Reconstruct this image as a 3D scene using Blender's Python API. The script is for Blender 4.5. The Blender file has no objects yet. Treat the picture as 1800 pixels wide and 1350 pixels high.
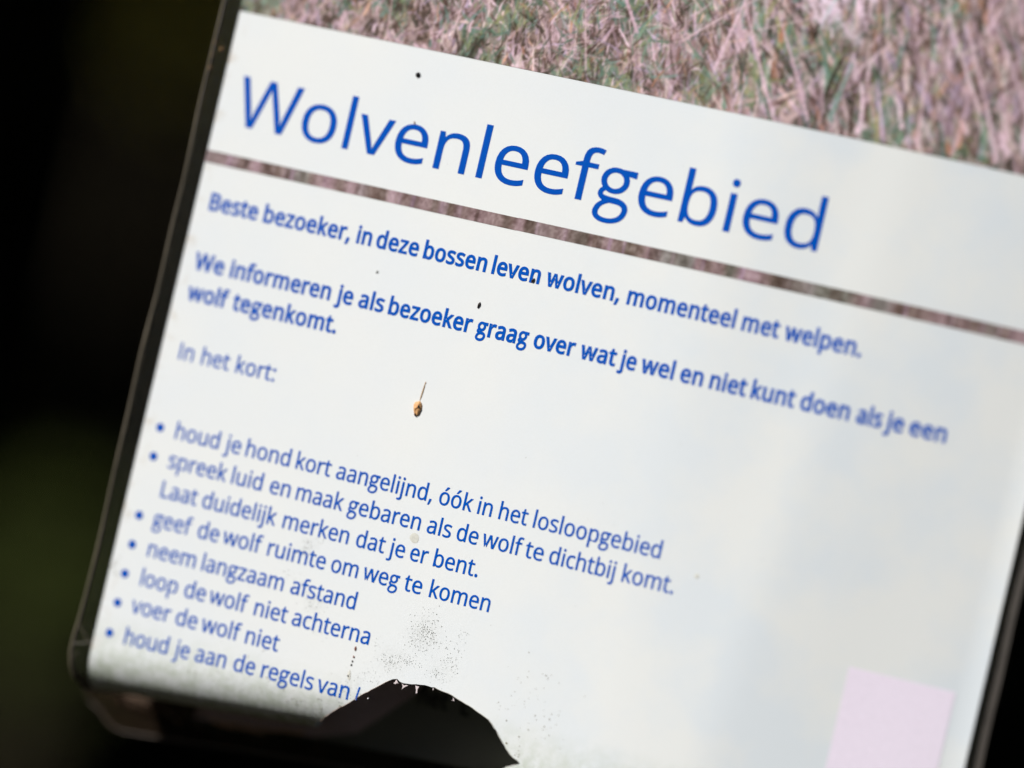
import bpy, bmesh, math, random
import numpy as np
from mathutils import Vector, Matrix
from mathutils.geometry import delaunay_2d_cdt, tessellate_polygon

random.seed(7); rng = np.random.default_rng(7)
sc = bpy.context.scene
col = sc.collection
MM = 0.001
Z0 = 1.40                                    # height of the sheet's reference point above the forest floor

# ------------------------------------------------------------------ camera
PU = Vector((0.94423, -0.22244, 0.24280))     # the sheet's own axes seen from the camera (photo tilted 13 degrees)
PV = Vector((0.22765, 0.97372, 0.00674))
PN = Vector((-0.23792, 0.04891, 0.97005))
DIST = 0.67127
cam_d = bpy.data.cameras.new('camera'); cam = bpy.data.objects.new('camera', cam_d); col.objects.link(cam)
sc.camera = cam
cam_d.lens = 100; cam_d.sensor_width = 36; cam_d.clip_start = 0.02; cam_d.clip_end = 200
cam.matrix_world = Matrix(((PU.x, PU.y, PU.z, DIST*PU.z),
                           (-PN.x, -PN.y, -PN.z, -DIST*PN.z),
                           (PV.x, PV.y, PV.z, Z0 + DIST*PV.z),
                           (0, 0, 0, 1)))
cam_d.dof.use_dof = True
cam_d.dof.focus_distance = DIST + 0.0015      # sharpest along a line just left of the middle of the sheet
cam_d.dof.aperture_fstop = 1.75
cam_d.dof.aperture_blades = 9

# ------------------------------------------------------------------ light
SUN_EL, SUN_AZ = 30.0, 226.0                  # azimuth: where the sun stands, clockwise from +Y
w = bpy.data.worlds.new('World'); sc.world = w; w.use_nodes = True
wt = w.node_tree; bg = wt.nodes['Background']
sky = wt.nodes.new('ShaderNodeTexSky'); sky.sky_type = 'NISHITA'; sky.sun_disc = False
sky.sun_elevation = math.radians(SUN_EL); sky.sun_rotation = math.radians(SUN_AZ)
wt.links.new(sky.outputs[0], bg.inputs[0]); bg.inputs[1].default_value = 0.06
sl = bpy.data.lights.new('sun', 'SUN'); sl.energy = 3.5; sl.angle = math.radians(0.5); sl.color = (1, 0.985, 0.955)
so = bpy.data.objects.new('sun', sl); col.objects.link(so)
sd = Vector((math.sin(math.radians(SUN_AZ))*math.cos(math.radians(SUN_EL)), math.cos(math.radians(SUN_AZ))*math.cos(math.radians(SUN_EL)), math.sin(math.radians(SUN_EL))))
so.rotation_euler = sd.to_track_quat('Z', 'Y').to_euler(); so.location = (0, -2, 5)
sc.view_settings.view_transform = 'Standard'; sc.view_settings.look = 'None'
sc.view_settings.exposure = 0.53; sc.view_settings.gamma = 1.0

# ------------------------------------------------------------------ helpers
def link(name, me, mats, parent=None, kind=None):
    o = bpy.data.objects.new(name, me); col.objects.link(o)
    for m in (mats if isinstance(mats, (list, tuple)) else [mats]): me.materials.append(m)
    if parent: o.parent = parent
    if kind: o['kind'] = kind
    return o
def mesh(name, V, F, smooth=False):
    me = bpy.data.meshes.new(name); me.from_pydata([tuple(v) for v in V], [], [tuple(f) for f in F])
    if smooth: me.polygons.foreach_set('use_smooth', [True]*len(me.polygons))
    me.update(); return me
def tag(o, label, cat=None, group=None, kind=None):
    if label: o['label'] = label
    if cat: o['category'] = cat
    if group: o['group'] = group
    if kind: o['kind'] = kind
    return o
class NT:
    def __init__(s, name):
        s.m = bpy.data.materials.new(name); s.m.use_nodes = True; s.t = s.m.node_tree; s.b = s.t.nodes['Principled BSDF']; s.o = s.t.nodes['Material Output']
    def n(s, kind, **k):
        x = s.t.nodes.new('ShaderNode'+kind)
        for a, v in k.items():
            if a.startswith('i_'): x.inputs[a[2:].replace('_', ' ')].default_value = v
            else: setattr(x, a, v)
        return x
    def l(s, a, b): s.t.links.new(a, b)
    def mix(s, fac, a, b):
        x = s.t.nodes.new('ShaderNodeMix'); x.data_type = 'RGBA'
        for inp, v in ((x.inputs[0], fac), (x.inputs[6], a), (x.inputs[7], b)):
            if hasattr(v, 'links'): s.t.links.new(v, inp)
            else: inp.default_value = v
        return x.outputs[2]
    def ramp(s, src, stops):
        r = s.t.nodes.new('ShaderNodeValToRGB'); e = r.color_ramp.elements
        while len(e) < len(stops): e.new(0.5)
        for el, (p, c) in zip(e, stops): el.position = p; el.color = c if len(c) == 4 else (*c, 1)
        s.t.links.new(src, r.inputs[0]); return r.outputs[0]
    def coords(s, scale=(1, 1, 1)):
        g = s.n('NewGeometry'); m = s.n('VectorMath', operation='MULTIPLY'); m.inputs[1].default_value = scale
        s.l(g.outputs['Position'], m.inputs[0]); return m.outputs[0]
    def noise(s, vec, scale, detail=3, rough=.5):
        x = s.n('TexNoise'); x.inputs['Scale'].default_value = scale; x.inputs['Detail'].default_value = detail; x.inputs['Roughness'].default_value = rough
        s.l(vec, x.inputs['Vector']); return x.outputs[0]
    def bump(s, h, strength, dist):
        b = s.n('Bump'); b.inputs['Strength'].default_value = strength; b.inputs['Distance'].default_value = dist
        s.l(h, b.inputs['Height']); s.l(b.outputs[0], s.b.inputs['Normal']); return b
def simple(name, c, rough=.6, spec=.3, coat=0, var=.25, scale=900):
    k = NT(name); k.b.inputs['Roughness'].default_value = rough; k.b.inputs['Specular IOR Level'].default_value = spec
    k.b.inputs['Coat Weight'].default_value = coat
    n = k.noise(k.coords(), scale)
    k.l(k.mix(n, tuple(x*(1-var) for x in c)+(1,), tuple(min(1, x*(1+var)) for x in c)+(1,)), k.b.inputs['Base Color'])
    return k.m

# ------------------------------------------------------------------ shape of the hanging laminated sheet (millimetres)
R = 11.0
UL, UR, VT = -87.9, 122.2, 150.0
def v_curl(u):                                # where the bottom starts to roll backwards
    return float(np.interp(u, [-100, -90, -86, -82.6, -32.6, -22, 10, 30, 130], [-98.6, -98.2, -97.2, -96.6, -92.1, -91.2, -99, -104, -104])) + R
def arc(u, v):                                # height on the front view -> length along the sheet
    c = v_curl(u)
    if v >= c: return v
    return c - R*math.asin(min(1.0, (c - v)/R))
def relief(u, v):                             # slow cockling of the sheet
    h = .17*math.exp(-((u-72-.10*v)/7.0)**2) - .08*math.exp(-((u-97-.05*v)/12.0)**2)
    g = max(0.0, u-38.0); h -= 9.0*(g/84.0)**1.7
    h += .22*math.sin(u/23.0+v/61.0+1.0) + .18*math.sin(u/11.0-v/37.0)*math.exp(-((u-70)/40)**2)
    h += .06*math.sin(v/19.0+u/50.0)
    e = max(0.0, u-(UR-4.0)); h += .030*e*e   # right edge lifts a little
    return h
def S(u, s, wv=0.0):
    """point of the sheet: u across, s down along the sheet, wv out of the face, all mm"""
    c = v_curl(u); h = relief(u, s)
    if s >= c: y, z, ny, nz = h, s, 1.0, 0.0
    else:
        t = min((c - s)/R, 2.6); f = max(0.0, 1-t)
        ex = max(0.0, (c - s) - 2.6*R)
        y = h*f - R*(1-math.cos(t)) - ex*math.sin(2.6)*1.0
        z = c - R*math.sin(t) + ex*(-math.cos(2.6))
        ny, nz = math.cos(t), -math.sin(t)
    return Vector((u*MM, -(y + wv*ny)*MM, Z0 + (z + wv*nz)*MM))
def P(u, v, wv=0.0): return S(u, arc(u, v), wv)

def inside(x, y, poly):
    c = False; n = len(poly); j = n-1
    for i in range(n):
        xi, yi = poly[i]; xj, yj = poly[j]
        if (yi > y) != (yj > y) and x < (xj-xi)*(y-yi)/(yj-yi)+xi: c = not c
        j = i
    return c
def densify(poly, step):
    out = []
    for i in range(len(poly)):
        a = Vector(poly[i]); b = Vector(poly[(i+1) % len(poly)]); n = max(1, int((b-a).length/step))
        out += [tuple(a.lerp(b, k/n)) for k in range(n)]
    return out
def cdt(outer, holes, pts):
    V = [Vector(p) for p in outer]; E = [(i, (i+1) % len(outer)) for i in range(len(outer))]
    for h in holes:
        b = len(V); V += [Vector(p) for p in h]; E += [(b+i, b+(i+1) % len(h)) for i in range(len(h))]
    V += [Vector(p) for p in pts]
    v, e, f, *_ = delaunay_2d_cdt(V, E, [], 0, 1e-4)
    F = []
    for t in f:
        cx = sum(v[i].x for i in t)/len(t); cy = sum(v[i].y for i in t)/len(t)
        if inside(cx, cy, outer) and not any(inside(cx, cy, h) for h in holes): F.append(tuple(t))
    return v, F

# ------------------------------------------------------------------ letter outlines (own data, 430 = x-height)
GLYPH = {
'W': {"adv":746,"c":[[[735,573],[583,0],[510,0],[399,375],[389,410],[380,443],[373,471],[370,488],[367,471],[361,443],[352,409],[342,373],[234,0],[161,0],[10,573],[85,573],[174,223],[183,186],[190,151],[196,118],[201,87],[206,119],[213,154],[222,191],[232,227],[333,573],[407,573],[512,225],[523,187],[532,151],[538,117],[544,87],[550,129],[560,175],[572,224],[660,573]]]},
'B': {"adv":521,"c":[[[241,573],[307,569],[361,558],[404,541],[434,515],[453,478],[459,431],[456,399],[446,371],[431,347],[409,328],[382,313],[350,304],[350,300],[384,292],[415,279],[441,261],[461,236],[474,203],[478,163],[472,115],[454,74],[425,42],[385,19],[337,5],[279,0],[78,0],[78,573]],[[256,329],[300,331],[334,339],[357,352],[372,371],[381,394],[384,423],[380,451],[369,474],[351,490],[308,506],[245,511],[150,511],[150,329]],[[150,269],[150,61],[265,61],[311,64],[346,74],[371,91],[388,112],[398,138],[401,168],[398,197],[388,221],[370,241],[344,256],[307,266],[260,269]]]},
'L': {"adv":420,"c":[[[78,0],[78,573],[150,573],[150,64],[400,64],[400,0]]]},
'I': {"adv":236,"c":[[[78,0],[78,573],[150,573],[150,0]]]},
'o': {"adv":485,"c":[[[442,216],[438,165],[428,121],[411,82],[388,51],[359,25],[324,7],[285,-4],[241,-8],[200,-4],[163,7],[129,25],[100,51],[77,82],[59,121],[48,165],[44,216],[50,282],[68,336],[87,367],[110,392],[137,412],[186,431],[244,438],[299,431],[347,412],[387,380],[417,336],[436,282]],[[117,216],[120,169],[130,128],[147,95],[172,71],[203,56],[243,51],[282,56],[314,71],[339,95],[356,128],[366,169],[369,216],[365,263],[355,303],[338,335],[314,359],[282,374],[242,379],[202,374],[171,359],[147,335],[130,303],[120,263]]]},
'l': {"adv":207,"c":[[[139,0],[68,0],[68,609],[139,609]]]},
'v': {"adv":407,"c":[[[163,0],[0,430],[75,430],[167,176],[180,137],[193,96],[201,63],[204,63],[214,96],[227,138],[241,176],[332,430],[407,430],[244,0]]]},
'e': {"adv":452,"c":[[[234,438],[286,432],[329,414],[364,385],[390,346],[406,299],[411,244],[411,201],[117,201],[122,157],[134,119],[154,90],[181,69],[215,56],[254,52],[293,54],[327,60],[359,69],[392,82],[392,20],[359,8],[327,-1],[292,-6],[251,-8],[194,-2],[143,17],[114,36],[90,61],[70,91],[56,126],[47,167],[44,212],[50,277],[68,333],[96,378],[134,411],[181,431]],[[233,380],[202,377],[175,366],[154,348],[137,323],[125,293],[119,257],[338,257],[335,292],[326,322],[312,346],[292,364],[266,376]]]},
'n': {"adv":496,"c":[[[275,438],[322,434],[361,421],[391,401],[413,371],[426,330],[431,280],[431,0],[361,0],[361,275],[355,321],[338,353],[319,367],[295,376],[265,379],[222,374],[189,361],[166,338],[151,308],[142,269],[139,223],[139,0],[68,0],[68,430],[125,430],[136,371],[140,371],[156,392],[175,409],[198,422],[222,431],[248,436]]]},
'f': {"adv":276,"c":[[[266,375],[158,375],[158,0],[87,0],[87,375],[12,375],[12,408],[87,432],[87,457],[92,507],[104,547],[124,577],[152,597],[186,609],[227,613],[252,612],[274,609],[310,599],[292,544],[262,552],[228,556],[197,550],[175,532],[162,502],[158,458],[158,430],[266,430]]]},
'g': {"adv":440,"c":[[[148,-188],[120,-183],[104,-178],[72,-161],[60,-152],[43,-132],[35,-116],[30,-100],[28,-76],[31,-56],[35,-40],[45,-16],[54,0],[72,23],[102,48],[101,52],[92,60],[76,70],[62,84],[52,100],[46,116],[45,132],[46,144],[52,162],[63,180],[82,200],[66,224],[57,244],[51,268],[49,292],[51,312],[58,340],[67,360],[80,380],[96,397],[112,409],[140,425],[160,432],[184,436],[228,436],[256,430],[424,430],[428,428],[428,356],[424,355],[364,362],[341,364],[352,340],[359,316],[361,292],[359,268],[353,244],[344,224],[331,204],[313,184],[296,171],[272,158],[252,151],[228,146],[204,145],[180,146],[156,152],[120,166],[103,148],[100,140],[99,132],[104,123],[116,114],[164,106],[244,103],[284,100],[324,89],[352,75],[368,63],[379,52],[390,36],[397,20],[403,-4],[404,-24],[398,-60],[383,-96],[368,-118],[356,-132],[340,-146],[308,-166],[268,-181],[224,-190],[180,-191]],[[170,-136],[200,-137],[220,-135],[248,-130],[268,-123],[292,-111],[307,-100],[322,-84],[332,-68],[340,-48],[343,-24],[341,-8],[336,4],[324,16],[304,27],[284,32],[256,35],[184,37],[176,31],[148,17],[129,4],[113,-12],[100,-32],[91,-56],[88,-76],[89,-92],[94,-104],[106,-116],[124,-126],[148,-133]],[[197,200],[216,200],[232,204],[248,210],[263,220],[276,232],[288,249],[295,264],[298,280],[298,304],[295,316],[288,332],[280,345],[264,361],[248,372],[232,378],[212,382],[192,381],[176,378],[148,363],[136,352],[122,332],[112,304],[112,280],[115,264],[120,252],[131,236],[147,220],[160,212],[176,204]]]},
'b': {"adv":493,"c":[[[139,461],[138,410],[135,373],[139,373],[161,398],[189,419],[226,432],[272,437],[322,431],[365,412],[401,381],[428,338],[444,283],[449,215],[444,147],[427,91],[400,48],[365,17],[322,-2],[272,-8],[226,-3],[189,10],[161,31],[139,55],[133,55],[119,0],[68,0],[68,609],[139,609]],[[260,379],[219,374],[188,361],[165,339],[150,308],[142,268],[139,217],[139,214],[142,165],[150,125],[165,93],[187,69],[219,55],[261,51],[297,55],[325,69],[348,93],[363,126],[373,166],[376,216],[373,265],[363,306],[348,338],[325,360],[296,374]]]},
'i': {"adv":207,"c":[[[139,430],[139,0],[68,0],[68,430]],[[104,591],[119,588],[133,580],[142,566],[145,546],[142,526],[133,512],[119,504],[104,501],[88,504],[75,512],[66,526],[63,546],[66,566],[75,580],[88,588]]]},
'd': {"adv":493,"c":[[[221,-8],[171,-2],[128,17],[92,48],[65,91],[49,146],[44,214],[49,282],[66,338],[93,381],[128,413],[171,432],[221,438],[253,436],[280,429],[303,420],[323,407],[340,391],[354,374],[359,374],[356,405],[354,438],[354,609],[425,609],[425,0],[368,0],[358,58],[354,58],[340,40],[323,24],[303,11],[279,1],[252,-6]],[[232,51],[273,55],[305,67],[328,88],[343,117],[352,154],[355,200],[355,213],[352,263],[343,304],[329,336],[306,360],[274,375],[231,379],[196,374],[168,359],[146,334],[130,300],[120,260],[117,213],[120,165],[130,125],[146,93],[168,69],[197,55]]]},
's': {"adv":384,"c":[[[348,119],[343,80],[327,49],[302,24],[268,6],[226,-4],[176,-8],[135,-6],[99,-1],[68,8],[42,19],[42,83],[70,71],[104,60],[141,52],[178,49],[224,53],[256,66],[274,86],[280,112],[278,128],[271,141],[259,154],[239,167],[212,180],[174,196],[135,212],[103,228],[76,245],[57,266],[45,292],[41,324],[46,358],[61,386],[85,408],[118,425],[157,435],[202,438],[240,436],[275,430],[308,421],[339,409],[315,353],[258,372],[228,378],[197,380],[159,377],[131,366],[114,350],[108,328],[111,312],[119,298],[133,286],[154,274],[219,246],[257,231],[289,215],[314,197],[333,176],[344,150]]]},
't': {"adv":289,"c":[[[212,50],[245,53],[272,59],[272,5],[258,0],[240,-4],[200,-8],[167,-5],[138,4],[112,20],[91,44],[78,79],[74,125],[74,375],[13,375],[13,409],[75,437],[103,528],[144,528],[144,430],[269,430],[269,375],[144,375],[144,127],[149,93],[163,69],[185,54]]]},
'z': {"adv":377,"c":[[[346,0],[31,0],[31,47],[262,375],[45,375],[45,430],[340,430],[340,377],[112,55],[346,55]]]},
'k': {"adv":428,"c":[[[138,291],[137,257],[135,221],[138,221],[152,240],[172,264],[189,285],[326,430],[409,430],[235,246],[421,0],[336,0],[187,200],[138,158],[138,0],[68,0],[68,609],[138,609]]]},
'r': {"adv":331,"c":[[[269,438],[295,437],[319,433],[310,368],[287,372],[264,374],[240,371],[217,363],[195,351],[176,334],[161,313],[149,289],[141,261],[139,229],[139,0],[68,0],[68,430],[126,430],[134,351],[137,351],[152,374],[170,395],[191,413],[214,426],[240,435]]]},
',': {"adv":215,"c":[[[154,84],[136,23],[111,-42],[85,-103],[33,-103],[49,-38],[63,31],[73,93],[148,93]]]},
'm': {"adv":750,"c":[[[540,438],[584,434],[621,421],[649,401],[669,371],[681,330],[685,280],[685,0],[615,0],[615,277],[610,321],[594,353],[577,367],[555,376],[528,379],[490,374],[460,362],[438,342],[423,315],[414,280],[411,237],[411,0],[342,0],[342,277],[339,308],[332,333],[320,353],[303,367],[281,376],[253,379],[215,374],[185,360],[164,338],[150,308],[141,269],[139,223],[139,0],[68,0],[68,430],[125,430],[136,371],[140,371],[155,392],[173,409],[194,422],[217,431],[241,436],[266,438],[312,433],[349,420],[378,398],[398,366],[402,366],[427,398],[461,420],[499,433]]]},
'p': {"adv":493,"c":[[[273,438],[322,432],[365,413],[401,383],[428,339],[444,284],[449,216],[444,148],[427,93],[401,49],[365,17],[322,-2],[272,-8],[241,-6],[213,1],[190,11],[170,24],[153,38],[139,55],[134,55],[137,20],[139,-16],[139,-192],[68,-192],[68,430],[126,430],[136,371],[139,371],[153,389],[170,405],[189,419],[213,429],[240,436]],[[260,379],[221,374],[190,362],[167,342],[152,313],[142,275],[139,229],[139,216],[142,167],[150,126],[165,93],[188,70],[220,55],[261,51],[297,56],[326,72],[348,98],[364,131],[373,171],[376,217],[373,262],[363,302],[348,334],[325,359],[296,374]]]},
'.': {"adv":215,"c":[[[58,43],[61,69],[72,85],[88,94],[107,97],[126,94],[142,85],[153,69],[157,43],[153,18],[142,2],[126,-8],[107,-11],[88,-8],[72,2],[61,18]]]},
'w': {"adv":630,"c":[[[346,243],[336,276],[328,308],[321,335],[316,357],[313,357],[308,335],[302,307],[294,275],[284,242],[207,1],[127,1],[9,431],[82,431],[141,201],[153,154],[163,109],[169,73],[172,73],[178,97],[185,128],[193,160],[201,188],[277,431],[354,431],[428,188],[440,149],[451,109],[457,74],[460,74],[466,108],[477,153],[489,201],[549,431],[621,431],[502,1],[419,1]]]},
'j': {"adv":207,"c":[[[18,-192],[-18,-190],[-44,-183],[-44,-126],[-19,-132],[9,-134],[32,-130],[51,-120],[64,-100],[68,-67],[68,430],[139,430],[139,-64],[136,-101],[126,-133],[110,-159],[87,-177],[56,-189]],[[63,546],[66,566],[75,580],[88,588],[104,591],[119,588],[133,580],[142,566],[145,546],[142,526],[133,512],[119,504],[104,501],[88,504],[75,512],[66,526]]]},
'u': {"adv":496,"c":[[[427,430],[427,0],[370,0],[359,57],[356,57],[340,36],[321,20],[298,8],[273,-1],[247,-6],[220,-8],[173,-4],[134,8],[103,29],[81,59],[68,99],[63,148],[63,430],[135,430],[135,153],[141,108],[158,76],[176,62],[200,53],[230,51],[273,55],[306,69],[330,91],[345,121],[354,160],[357,206],[357,430]]]},
'a': {"adv":450,"c":[[[231,437],[279,433],[318,422],[347,403],[368,375],[381,338],[385,293],[385,0],[334,0],[320,61],[317,61],[298,40],[279,22],[258,9],[234,-1],[206,-6],[172,-8],[136,-5],[103,6],[75,23],[55,48],[41,80],[37,119],[43,159],[59,192],[87,219],[127,238],[179,251],[243,257],[316,259],[316,285],[313,317],[306,342],[293,359],[265,375],[227,380],[194,378],[163,370],[106,347],[84,400],[115,414],[151,426],[190,434]],[[252,208],[184,200],[141,182],[124,165],[113,144],[110,119],[115,87],[132,66],[157,53],[188,49],[223,52],[253,62],[279,79],[299,103],[311,134],[315,172],[315,210]]]},
'h': {"adv":496,"c":[[[139,431],[138,399],[135,370],[140,370],[155,391],[174,407],[196,420],[221,429],[247,435],[273,437],[321,433],[360,421],[391,400],[413,370],[426,330],[431,280],[431,0],[361,0],[361,275],[355,321],[338,353],[319,367],[295,376],[265,379],[222,374],[189,360],[166,338],[150,308],[142,269],[139,222],[139,0],[68,0],[68,609],[139,609]]]},
'c': {"adv":385,"c":[[[241,-8],[187,-2],[139,15],[112,34],[88,58],[69,87],[55,123],[47,165],[44,213],[47,262],[56,305],[71,342],[90,372],[114,396],[142,415],[191,432],[245,438],[278,436],[309,431],[336,424],[358,415],[337,356],[292,370],[267,374],[244,376],[204,371],[172,358],[148,335],[131,303],[120,263],[117,213],[120,166],[131,126],[148,94],[172,71],[202,58],[240,53],[273,55],[302,60],[328,68],[351,78],[351,15],[328,5],[304,-2],[275,-7]]]},
'ó': {"adv":485,"c":[[[442,216],[438,165],[428,121],[411,82],[388,51],[359,25],[324,7],[285,-4],[241,-8],[200,-4],[163,7],[129,25],[100,51],[77,82],[59,121],[48,165],[44,216],[50,282],[68,336],[87,367],[110,392],[137,412],[186,431],[244,438],[299,431],[347,412],[387,380],[417,336],[436,282]],[[117,216],[120,169],[130,128],[147,95],[172,71],[203,56],[243,51],[282,56],[314,71],[339,95],[356,128],[366,169],[369,216],[365,263],[355,303],[338,335],[314,359],[282,374],[242,379],[202,374],[171,359],[147,335],[130,303],[120,263]],[[362,606],[341,579],[311,546],[278,513],[247,486],[200,486],[200,496],[227,532],[254,575],[277,614],[362,614]]]},
':': {"adv":215,"c":[[[58,43],[61,69],[72,85],[88,94],[107,97],[126,94],[142,85],[153,69],[157,43],[153,18],[142,2],[126,-8],[107,-11],[88,-8],[72,2],[61,18]],[[58,387],[61,412],[72,429],[88,438],[107,441],[126,438],[142,429],[153,412],[157,387],[153,362],[142,345],[126,335],[107,332],[88,335],[72,345],[61,362]]]},
'g_bold': {"adv":440,"c":[[[156,-208],[132,-205],[96,-195],[76,-186],[60,-176],[38,-156],[26,-140],[18,-124],[12,-104],[9,-88],[10,-68],[16,-37],[22,-20],[39,12],[51,28],[71,48],[69,52],[48,71],[36,88],[28,108],[26,128],[28,152],[34,168],[44,186],[55,200],[56,204],[49,216],[38,240],[32,264],[30,288],[33,320],[39,344],[48,364],[68,395],[84,411],[104,427],[132,442],[156,450],[180,455],[228,455],[260,449],[444,449],[446,448],[447,444],[447,428],[447,336],[444,334],[376,342],[372,340],[378,316],[380,296],[378,264],[372,240],[361,216],[344,190],[328,172],[308,156],[280,141],[256,132],[232,127],[189,124],[256,122],[292,118],[328,107],[346,100],[364,90],[382,76],[393,64],[407,44],[419,16],[422,-4],[423,-24],[421,-44],[417,-64],[408,-88],[398,-108],[388,-123],[371,-144],[348,-164],[312,-185],[272,-200],[248,-205],[204,-210]],[[163,-116],[200,-118],[228,-115],[248,-110],[272,-100],[284,-93],[296,-84],[307,-72],[315,-60],[321,-44],[324,-24],[321,-8],[314,0],[304,6],[284,13],[268,14],[192,18],[152,-2],[128,-24],[119,-36],[112,-52],[108,-68],[108,-88],[112,-96],[124,-105],[140,-111]],[[146,128],[164,126],[175,128],[156,131],[143,136],[124,144],[119,136],[124,133]],[[192,220],[204,218],[216,219],[232,224],[248,233],[260,243],[267,252],[276,268],[279,280],[280,292],[276,312],[266,332],[248,349],[236,356],[220,362],[204,364],[192,362],[172,355],[160,348],[144,332],[137,320],[132,304],[131,280],[136,264],[144,250],[163,232],[180,223]]]},
}
# printed lines: kind, bold, baseline height, words with their left start and width scale (mm)
LINES = [('title', None, 45.85, [('Wolvenleefgebied', -83.14, 21.98)]),
('b1', 1, 24.45, [('Beste', -84.51, 6.28), ('bezoeker,', -70.21, 6.27), ('in', -45.87, 6.13), ('deze', -40.75, 6.25), ('bossen', -28.79, 6.14), ('leven', -11.39, 6.24), ('wolven,', 2.43, 6.35), ('momenteel', 22.09, 6.16), ('met', 49.81, 6.08), ('welpen.', 60.22, 6.23)]),
('b2', 1, 9.6, [('We', -84.49, 6.6), ('informeren', -75.3, 6.25), ('je', -47.1, 6.34), ('als', -41.7, 6.45), ('bezoeker', -34.16, 6.17), ('graag', -11.56, 6.16), ('over', 2.71, 6.13), ('wat', 14.42, 6.35), ('je', 24.27, 6.03), ('wel', 29.31, 6.41), ('en', 38.68, 6.22), ('niet', 45.61, 6.21), ('kunt', 55.51, 6.16), ('doen', 67.27, 6.2), ('als', 80.5, 5.86), ('je', 87.54, 6.26), ('een', 92.69, 6.41)]),
('b3', 1, [(-83.2, 2.01), (-45.3, 2.12)], [('wolf', -84.35, 6.35), ('tegenkomt.', -72.53, 6.35)]),
('r0', 0, -12.6, [('In', -83.41, 6.15), ('het', -77.48, 6.19), ('kort:', -68.39, 6.2)]),
('r1', 0, -31.65, [('houd', -79.61, 6.19), ('je', -66.03, 6.27), ('hond', -61.08, 6.17), ('kort', -48.01, 6.07), ('aangelijnd,', -37.41, 6.08), ('óók', -11.18, 6.13), ('in', -1.54, 5.99), ('het', 3.75, 6.01), ('losloopgebied', 12.36, 6.04)]),
('r2', 0, -38.9, [('spreek', -79.46, 6.07), ('luid', -63.01, 6.15), ('en', -52.92, 6.12), ('maak', -46.21, 5.98), ('gebaren', -32.59, 6.08), ('als', -12.42, 6.12), ('de', -4.97, 6.04), ('wolf', 1.62, 6.04), ('te', 12.28, 6.45), ('dichtbij', 18.16, 5.97), ('komt.', 35.9, 6.05)]),
('r3', 0, -46.25, [('Laat', -79.84, 6.17), ('duidelijk', -68.71, 6.07), ('merken', -47.84, 6.06), ('dat', -28.79, 6.08), ('je', -20.08, 6.14), ('er', -15.0, 5.88), ('bent.', -9.18, 6.1)]),
('r4', 0, -53.55, [('geef', -79.77, 6.08), ('de', -68.09, 6.21), ('wolf', -61.36, 6.12), ('ruimte', -50.02, 6.12), ('om', -33.42, 5.97), ('weg', -25.05, 6.02), ('te', -14.6, 6.37), ('komen', -8.43, 6.06)]),
('r5', 0, -61.0, [('neem', -79.59, 6.16), ('langzaam', -65.32, 6.05), ('afstand', -42.0, 6.07)]),
('r6', 0, -68.25, [('loop', -79.66, 6.12), ('de', -67.97, 6.23), ('wolf', -61.28, 6.04), ('niet', -49.85, 6.12), ('achterna', -39.85, 6.09)]),
('r7', 0, [(-78.0, -75.2), (-41.5, -75.37)], [('voer', -80.03, 6.12), ('de', -68.52, 6.29), ('wolf', -61.62, 6.16), ('niet', -50.4, 6.21)]),
('r8', 0, [(-80.0, -83.08), (-68.5, -82.83), (-44.2, -82.3), (-21.6, -82.13)], [('houd', -80.31, 6.15), ('je', -66.68, 5.9), ('aan', -61.55, 6.03), ('de', -51.6, 6.18), ('regels', -44.58, 6.12), ('van', -29.84, 6.27)])]

# torn notch, traced along the paper's torn edge (u, length-along-sheet)
hole_front = [(-30.5, -91.2), (-28.2, -89.3), (-25.0, -85.9), (-21.6, -83.1), (-18.6, -80.2), (-15.8, -77.7), (-13.4, -75.7), (-12.0, -74.7), (-11.0, -74.4),
              (-9.4, -75.0), (-7.2, -74.6), (-5.0, -74.15), (-3.2, -74.1), (-1.4, -74.0), (1.2, -74.4), (4.2, -75.0), (7.8, -76.1), (11.4, -77.4), (13.0, -78.0), (14.2, -78.9),
              (15.8, -80.4), (17.2, -81.9), (18.6, -83.4), (20.0, -84.6), (20.9, -85.2), (22.2, -85.5), (22.7, -86.3), (21.4, -86.9), (19.8, -87.7), (18.2, -88.8)]
hole_tail = [(15.0, -92.5), (12.0, -100.0), (9.0, -130.0), (-33.0, -130.0), (-31.5, -100.0)]
jag = random.Random(3)
hd = densify(hole_front[:-1], .8)
cut = len(hd)
hf = []
for i, (x, y) in enumerate(hd):
    if i < 2 or y < -90: hf.append((x, y)); continue
    hf.append((x+jag.uniform(-.07, .07), y+jag.uniform(-.09, .09)))
# densify closes the loop: drop the closing run along the bottom
hf = [p for k, p in enumerate(hf) if k <= max(i for i, q in enumerate(hf) if q[0] > 19.5 and q[1] < -86.5)]
HOLE = [(x, arc(x, y)) for x, y in hf + [hole_front[-1]]] + hole_tail
PAPER_END = -116.0                             # length along the sheet where the paper stops, behind the roll
FILM_END = -121.0

def sheet_points(u0, u1, s0, s1):
    pts = []
    s = s1
    while s > s0:
        fine = s < -78
        st = .7 if fine else 3.0; su = 2.0 if fine else 3.0
        k = int((u1-u0)/su)
        for i in range(1, k): pts.append((u0+(u1-u0)*i/k + (0.3 if int(s*10) % 2 else 0), s))
        s -= st
    return [p for p in pts if s0+.3 < p[1] < s1-.3 and not inside(p[0], p[1], HOLE)]

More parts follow.
